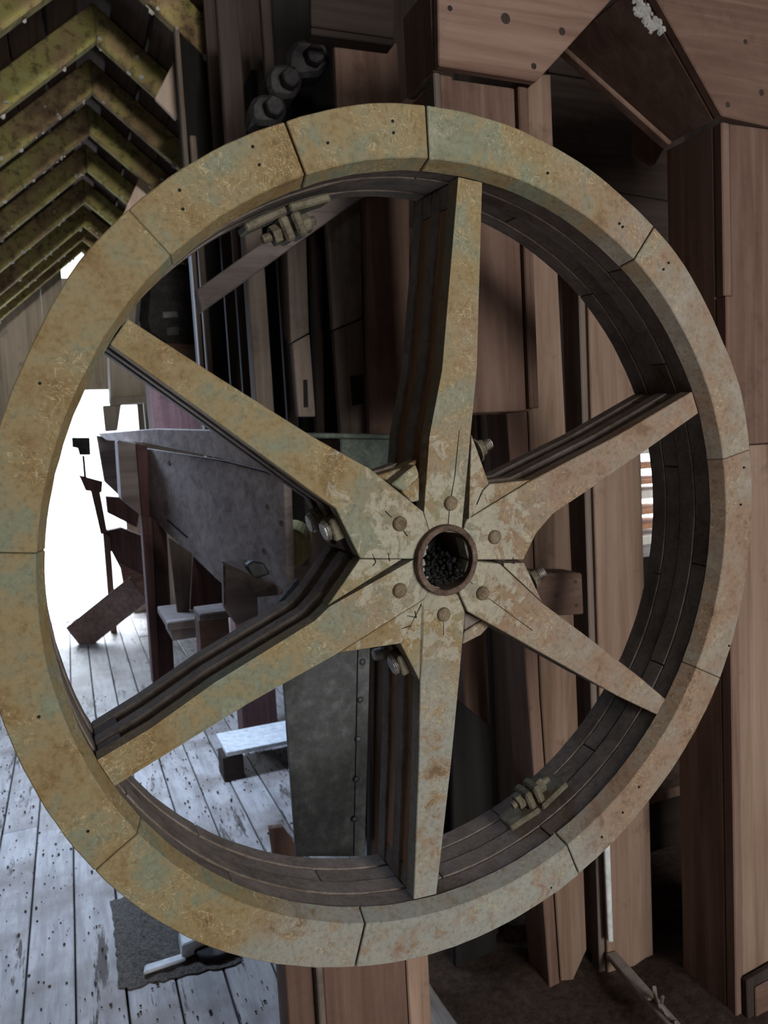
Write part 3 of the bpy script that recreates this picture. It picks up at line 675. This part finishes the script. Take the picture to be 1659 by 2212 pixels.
for i, (pts, lab) in enumerate((([(622, 112), (640, 84), (690, 82), (712, 100), (715, 140), (690, 162), (640, 166), (620, 150)], 'highest of three dark iron blocks above the wheel'),
                                ([(577, 155), (590, 137), (640, 135), (655, 160), (650, 195), (630, 212), (590, 208), (578, 190)], 'middle of three dark iron blocks above the wheel'),
                                ([(540, 222), (556, 202), (605, 200), (622, 222), (618, 252), (600, 268), (552, 268), (540, 250)], 'lowest of three dark iron blocks, just above the rim'))):
    r_ = thing('iron_block', lab, 'iron block', at(pts[0][0], pts[0][1], 2.2), 'stepped iron blocks')
    slab('casting', pts, 2.2, 0.09, BLACKI, r_, 0.012)
    cx_ = sum(p_[0] for p_ in pts)/8; cy_ = sum(p_[1] for p_ in pts)/8; c = at(cx_+10, cy_, 2.2)
    bm = bmesh.new(); cyl(bm, c, c+Vector((0, -.03, 0)), 0.032, 0.028, n=6); finish('nut', bm, BLACKI, r_, 0.004)
t = thing('board_panel', 'dark brown boarded panel with ledge behind the top of the wheel', 'panel', (0.8, 2.1, 1.9))
slab('panel', [(722, 92), (858, 92), (872, 300), (733, 300)], 2.12, 0.025, RED_Z, t)
slab('ledge', [(672, 58), (852, 84), (852, 98), (672, 74)], 2.07, 0.05, DARK_X, t)
slab('top_board', [(670, -60), (852, -60), (852, 82), (672, 56)], 2.12, 0.02, DARK_X, t)
tag(slab('diagonal_brace', [(860, 226), (946, 152), (946, 228), (905, 262)], 1.80, 0.03, RED_X), 'short brown diagonal brace beside the left hopper', 'brace')

YU = 2.3
tag(post('upright_strip', 448, 461, 800, 3.18, 0.04, 1.0, 2.85, GREY_Z), 'thin grey upright strip at the left end of the diagonal brace', 'strip')
tag(post('upright_post', 548, 587, 800, YU, 0.06, 1.66, 2.42, GREY_Z), 'slim grey upright post with pale lower end, behind the upper left spoke', 'post')
tag(post('sheet_duct', 522, 570, 800, 3.34, 0.12, 1.0, 3.10, BLACK_Z), 'black boxed trunk left of the slim grey upright post', 'trunk')
tag(post('sheet_duct', 586, 640, 800, 2.80, 0.12, 1.15, 2.95, BLACK_Z), 'black boxed trunk right of the slim grey upright post', 'trunk')
tag(slab('upright_board', [(612, 300), (655, 300), (668, 718), (628, 741)], 2.2, 0.03, GREY_Z), 'upper grey-brown upright board with slanted foot, left of the slot', 'board')
t = thing('upright_board', 'lower pale upright board with a small slot, behind the upper left spoke', 'board', at(660, 900, 2.24))
slab('board', [(631, 742), (669, 721), (682, 900), (645, 900)], 2.22, 0.03, GREY_Z, t)
slab('slot', [(655, 820), (664, 820), (666, 880), (656, 880)], 2.219, 0.004, HOLE, t, 0)
tag(slab('upright_board', [(664, 300), (692, 300), (702, 950), (685, 950)], 2.3, 0.03, DARK_Z), 'dark narrow upright board between the two slotted boards', 'board')
tag(slab('upright_board', [(695, 300), (775, 300), (784, 684), (720, 712)], 2.2, 0.03, GREY_Z), 'upper dark grey upright board ending in a slanted cut', 'board')
t = thing('upright_board', 'lower brown upright board with a square hatch, left of the wide brown board', 'board', at(760, 950, 2.24))
slab('board', [(721, 714), (784, 687), (797, 955), (738, 955)], 2.22, 0.03, GREY_Z, t)
slab('hatch', [(757, 812), (783, 810), (786, 872), (762, 876)], 2.216, 0.006, HOLE, t, 0)
tag(slab('upright_board', [(786, 260), (884, 260), (886, 960), (799, 960)], 2.16, 0.03, RED_Z), 'wide brown upright board left of the upper spoke', 'board')
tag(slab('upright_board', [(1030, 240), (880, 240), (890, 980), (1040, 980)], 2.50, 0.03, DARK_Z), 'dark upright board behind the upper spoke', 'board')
tag(slab('diagonal_brace', [(424, 626), (436, 673), (612, 547), (790, 420), (920, 330), (900, 290), (770, 385), (600, 500)], 2.05, 0.045, GREY_X), 'long grey diagonal brace crossing behind the clamp on the rim', 'brace')

# ------------------------------------------------------------------ galvanised hopper behind the hub
t = thing('metal_hopper', 'tall tapered galvanised hopper with rivets behind the lower left spoke', 'hopper', (0.78, 2.2, 0.3))
YM = 1.86
def mp(px, py, Y): return at(px, py, Y)
zt = zof(760, 945, 2.0)
fl = [(600, 1300), (800, 1300), (786, 1850), (640, 1850)]
slab('front_sheet', fl, YM, 0.012, GALV, t, 0.001)
a, b = at(600, 1300, YM), at(640, 1850, YM)
bm = bmesh.new(); prism(bm, [a+Vector((0, .013, 0)), a+Vector((.13, .30, 0)), b+Vector((.12, .22, 0)), b+Vector((0, .013, 0))], Vector((0.010, 0, 0))); finish('side_sheet', bm, GALV, t, 0.001)
slab('upper_sheet', [(738, 945), (905, 945), (880, 1298), (738, 1298)], YM+0.12, 0.012, GREENM, t, 0.001)
slab('top_rim', [(648, 934), (905, 938), (905, 950), (648, 946)], YM+0.10, 0.03, GREENM, t, 0.003)
slab('corner_angle', [(776, 1300), (802, 1300), (788, 1850), (765, 1850)], YM-0.006, 0.005, GALV, t, 0.001)
for px, py in ((771, 1512), (767, 1597), (763, 1684), (759, 1770), (776, 1430)):
    c = at(px+7, py, YM-0.006); bm = bmesh.new(); bmesh.ops.create_icosphere(bm, subdivisions=2, radius=0.009, matrix=Matrix.Translation(c) @ Matrix.Diagonal((1, .5, 1, 1))); finish('rivet', bm, GALV, t, 0, False, True)
tag(slab('dark_board', [(800, 1290), (838, 1290), (848, 2130), (800, 2130)], 1.90, 0.03, DARK_Z), 'dark board standing along the right of the galvanised hopper', 'board')
tag(slab('pale_batten', [(832, 1400), (842, 1400), (833, 1830), (826, 1830)], 1.84, 0.02, GREY_Z), 'thin pale batten right of the galvanised hopper', 'batten')
tag(slab('brown_board', [(838, 1300), (905, 1300), (912, 2105), (846, 2105)], 1.97, 0.02, RED_Z), 'brown upright board behind the lower spoke', 'board')

# ------------------------------------------------------------------ wooden bin on the left
t = thing('grain_bin', 'large grey-purple wooden bin with slanting underside left of the hub', 'bin', at(480, 1260, 2.6))
PA, PB = at(305, 1000, 3.15), at(618, 1000, 2.25)
pl = vplane(PA, PB)
slab('side_panel', [(300, 968), (478, 996), (600, 1028), (614, 1045), (622, 1290), (600, 1375), (481, 1264), (322, 1116)], pl, 0.03, GREY_X, t, 0.003)
pl2 = (PA+pl[1]*0.012, pl[1])
slab('rim_board', [(208, 936), (333, 926), (456, 929), (625, 940), (625, 1036), (579, 1018), (478, 992), (311, 958), (230, 952)], pl2, 0.03, GREY_X, t, 0.003)
pc = at(255, 1000, 3.12); 
slab('corner_post', [(254, 950), (292, 956), (306, 1114), (262, 1078)], 3.05, 0.20, GREY_X, t, 0.004)
slab('corner_cheek', [(293, 956), (318, 962), (323, 1117), (307, 1113)], 3.06, 0.12, MAROON_Z, t, 0.003)
slab('end_panel', [(208, 940), (262, 948), (262, 1075), (225, 1040)], 3.5, 0.03, GREY_X, t, 0.003)
slab('leg', [(305, 1112), (328, 1118), (346, 1478), (332, 1484)], 3.02, 0.10, MAROON_Z, t, 0.004)
slab('leg', [(328, 1118), (360, 1150), (378, 1470), (346, 1478)], 3.06, 0.06, MAROON_Z, t, 0.004)
slab('spout_front', [(364, 1160), (416, 1196), (408, 1345), (385, 1340)], 2.80, 0.02, GREY_Z, t, 0.003)
slab('spout_side', [(417, 1196), (482, 1266), (484, 1345), (409, 1346)], 2.82, 0.02, MAROON_Z, t, 0.003)
slab('crack', [(358, 1122), (362, 1122), (406, 1160), (404, 1163)], (PA+pl[1]*0.001, pl[1]), 0.002, HOLE, t, 0)
for px, py in ((608, 1130), (578, 1095), (570, 1190), (366, 1000)):
    c = at_pl(px, py, *pl); bm = bmesh.new(); cyl(bm, c-pl[1]*.004, c+pl[1]*.002, 0.009, n=10); finish('bolt_head', bm, RUST, t)
def bracket(name, lab, X0, X1, Y0, Y1, Z0, Z1, m):
    r_ = thing(name, lab, 'bracket', ((X0+X1)/2, Y0, Z0))
    return r_
# shelf and boxed bracket under the bin
def pxbox(name, px0, px1, py0, py1, Y, depth, m, parent=None, bevel=0.004):
    a, b = at(px0, py1, Y), at(px1, py1, Y); zt_ = zof((px0+px1)/2, py0, Y)
    return box(name, a.x, b.x, Y, Y+depth, min(a.z, b.z), zt_, m, parent, bevel)
t = thing('shelf_block', 'grey shelf board on a block under the bin spout', 'shelf', at(390, 1372, 2.75))
pxbox('shelf_top', 362, 440, 1340, 1352, 2.65, 0.32, GREY_X, t)
pxbox('block', 372, 436, 1353, 1376, 2.68, 0.20, GREY_X, t)
t = thing('bearing_bracket', 'grey slanted bearing bracket fixed to the bin front', 'bracket', at(520, 1350, 2.2))
slab('cheek', [(482, 1218), (556, 1284), (558, 1330), (512, 1352), (484, 1312)], 2.16, 0.03, GREY_X, t, 0.003)
a, b, c_, d_ = at(482, 1216, 2.16), at(556, 1283, 2.16), at(612, 1272, 2.30), at(530, 1206, 2.34)
bm = bmesh.new(); prism(bm, [a+Vector((0, .03, .002)), b+Vector((0, .03, .002)), c_, d_], Vector((0, 0, -0.02))); finish('top_board', bm, GREY_X, t, 0.003)
slab('cap', [(532, 1222), (545, 1212), (570, 1216), (585, 1240), (548, 1252)], 2.24, 0.04, GALV, t, 0.004)
slab('nail_strip', [(482, 1222), (487, 1226), (488, 1308), (484, 1308)], 2.157, 0.003, RUST, t, 0)
t = thing('boxed_block', 'dim brown boxed block below the bearing bracket', 'block', at(460, 1400, 2.5))
pxbox('box', 436, 500, 1334, 1420, 2.45, 0.10, RED_X, t)
pxbox('lid', 432, 506, 1322, 1333, 2.43, 0.14, GREY_X, t)
# rounded yellow log end
c = at(624, 1187, 2.36); bm = bmesh.new(); cyl(bm, c, c+Vector((0.10, 0.30, 0.0)), 0.066, n=28)
tag(finish('log_roller', bm, YELLOW, None, 0.012), 'yellow round log end between the bin and the hub', 'log')
# ------------------------------------------------------------------ left background, near the doorway
t = thing('machine_frame', 'dark maroon machine frame against the bright doorway', 'machine', at_z(240, 1375))
YG = 7.4
slab('lug', [(155, 945), (194, 945), (196, 983), (172, 983), (168, 968), (156, 966)], YG, 0.10, BLACKI, t)
slab('rod', [(177, 984), (183, 984), (187, 1032), (181, 1032)], YG, 0.02, BLACKI, t)
slab('crosshead', [(170, 1026), (222, 1040), (220, 1064), (185, 1060)], YG, 0.12, MAROON_Z, t)
slab('upright', [(196, 1060), (216, 1062), (232, 1150), (218, 1155)], YG, 0.08, RED_Z, t)
slab('box', [(228, 1072), (280, 1076), (300, 1112), (296, 1140), (232, 1108)], YG+0.02, 0.16, MAROON_Z, t)
slab('box', [(222, 1148), (262, 1140), (312, 1160), (316, 1240), (262, 1232), (240, 1190)], YG+0.03, 0.16, MAROON_Z, t)
slab('leg', [(222, 1150), (238, 1160), (254, 1374), (240, 1374)], YG, 0.05, RED_Z, t)
slab('apron', [(258, 1215), (320, 1246), (316, 1290), (268, 1270)], YG+0.02, 0.10, RED_X, t)
t = thing('leaning_plank', 'red-brown plank leaning from the floor to the machine frame', 'plank', at_z(170, 1383))
a, b = at_z(165, 1380, 0.04), at(300, 1272, 6.9)
bm = bmesh.new(); bar(bm, a, b, 0.06, 0.26); finish('plank', bm, RED_Y, t, 0.006)
t = thing('window_frame_stack', 'pale boxes stacked beside the doorway under the upper left spoke', 'boxes', at(290, 930, 6.2))
slab('upper_box', [(236, 760), (320, 770), (326, 852), (240, 868)], 6.2, 0.35, WALLW, t, 0.01)
slab('rail', [(238, 858), (330, 852), (331, 868), (238, 876)], 6.15, 0.08, WALLW, t, 0.006)
slab('upright', [(310, 870), (328, 868), (334, 930), (316, 930)], 6.2, 0.08, WALLW, t, 0.006)
slab('side', [(222, 876), (262, 874), (254, 930), (228, 932)], 6.2, 0.08, WALLW, t, 0.006)
t = thing('dark_machine', 'dark rounded machine casing with slots below the rafters', 'machine', at(370, 750, 5.2))
slab('casing', [(302, 690), (308, 620), (335, 580), (385, 562), (425, 575), (440, 640), (436, 745), (395, 768), (345, 750), (312, 728)], 5.2, 0.5, BLACKI, t, 0.05)
for pts in ([(352, 674), (384, 672), (385, 684), (353, 687)], [(360, 708), (386, 706), (387, 722), (362, 724)]):
    slab('slot', pts, 5.19, 0.012, GALV, t, 0)
tag(slab('pale_post', [(296, 672), (314, 668), (320, 706), (300, 700)], 5.6, 0.08, WALLW), 'pale post stub left of the dark machine casing', 'post')
tag(slab('red_box', [(330, 740), (440, 745), (447, 800), (340, 800)], 5.0, 0.3, RED_X), 'red-brown box under the dark machine casing', 'box')
tag(slab('dark_box', [(322, 800), (480, 800), (480, 945), (336, 945)], 4.4, 0.3, MAROON_Z), 'dark maroon box behind the grain bin rim', 'box')
# pale diagonal boards nailed to the rafters
tag(slab('pale_board', [(452, -20), (520, -20), (520, 20), (380, 258), (335, 212)], 3.62, 0.025, PALE_Z), 'pale pine diagonal board behind the black elevator leg', 'board')
tag(slab('pale_board', [(301, 383), (336, 410), (290, 500), (250, 500)], 5.2, 0.025, PALE_Z), 'pale pine board end above the rim at the upper left', 'board')

# ------------------------------------------------------------------ floor clutter lower left
t = thing('broken_crate', 'broken board, whitened for daylight, propped on a dark block on the sunlit floor', 'boards', at_z(540, 1680))
a = at_z(500, 1690, 0.0); 
box('block', a.x-0.03, a.x+0.07, a.y+.02, a.y+0.16, 0, 0.12, DARK_X, t)
box('board', a.x-0.01, a.x+0.55, a.y+0.02, a.y+0.30, 0.122, 0.145, WHITEP, t)  # white colour stands in for strong daylight on the board
box('block', a.x+0.40, a.x+0.50, a.y+.04, a.y+0.26, 0, 0.12, DARK_X, t)
tag(slab('tilted_board', [(582, 1790), (612, 1786), (655, 1850), (640, 1870), (592, 1862)], 2.80, 0.03, RED_Z), 'tilted brown board end by the foot of the galvanised hopper', 'board')
tag(box('timber_post', at(524, 1560, 4.15).x, at(600, 1560, 4.15).x, 4.15, 4.30, 0.0, 1.0, MAROON_Z), 'maroon post under the bin left of the galvanised hopper', 'post')
c0, c1, c2, c3 = [at_z(*p_, 0.0) for p_ in ((240, 1945), (420, 1900), (520, 2080), (258, 2140))]
bm = bmesh.new(); ng = 22; gg = []
for i in range(ng+1):
    row = []
    for j in range(ng+1):
        u, v = i/ng, j/ng; q = (c0.lerp(c1, u)).lerp(c3.lerp(c2, u), v)
        ed = i in (0, ng) or j in (0, ng); jx = random.uniform(-.006, .006) if ed else 0
        row.append(bm.verts.new((q.x+jx, q.y+jx*1.6, 0.002+(0 if ed else random.uniform(0, .009)))))
    gg.append(row)
for i in range(ng):
    for j in range(ng): bm.faces.new((gg[i][j], gg[i+1][j], gg[i+1][j+1], gg[i][j+1]))
tag(finish('grit_patch', bm, GRIT), 'dark patch of grit on the floorboards below the rim', 'grit', kind='stuff')
for px, py, sx, sy, h, lab in ((418, 2050, .09, .12, .05, 'white block scrap lying beside the grit patch'), (355, 2094, .13, .04, .012, 'flat white scrap lying on the grit patch')):
    q = at_z(px, py); bm = bmesh.new(); prism(bm, [(q.x-sx/2, q.y-sy/2, 0.012), (q.x+sx/2, q.y-sy/3, 0.012), (q.x+sx/2.3, q.y+sy/2, 0.012), (q.x-sx/2.2, q.y+sy/2.4, 0.012)], Vector((0.005, 0, h)))
    tag(finish('white_scrap', bm, WHITEP, None, 0.004), lab, 'scrap')
q = at_z(470, 2052); bm = bmesh.new(); cyl(bm, (q.x, q.y, 0), (q.x, q.y, 0.03), 0.075, n=28); tag(finish('black_disc', bm, BLACKI, None, 0.004), 'black round disc on the floor under the rim', 'disc')
its = []
for i in range(1700):
    x = random.uniform(-0.5, 0.9); y = random.uniform(2.0, 5.5); r_ = random.choice((.0012, .002, .003, .0045))*random.uniform(.7, 1.3)
    its.append(((x, y, r_*.5), r_, (1, random.uniform(.8, 2.5), .6)))
tag(scatter('floor_litter', its, DIRT), 'dark crumbs and litter scattered over the floorboards', 'litter', kind='stuff')

its = []
for i in range(420):
    Y = random.choice(RY[-9:]); side = random.choice((-1, -1, 1)); u = random.uniform(0.02, 1.5 if side < 0 else 0.9); T = TL if side < 0 else TR
    h = random.choice((0, 0, 0.02, 0.10)); k_ = math.sqrt(1+T*T)
    its.append(((RX+side*u/k_, Y-0.008+random.uniform(0, .06), RZ-T*u/k_+h), random.uniform(.005, .015), (random.uniform(.6, 1.5), .8, random.uniform(.6, 1.8))))
scatter('cobweb_tufts', its, PLASTER, ceiling)
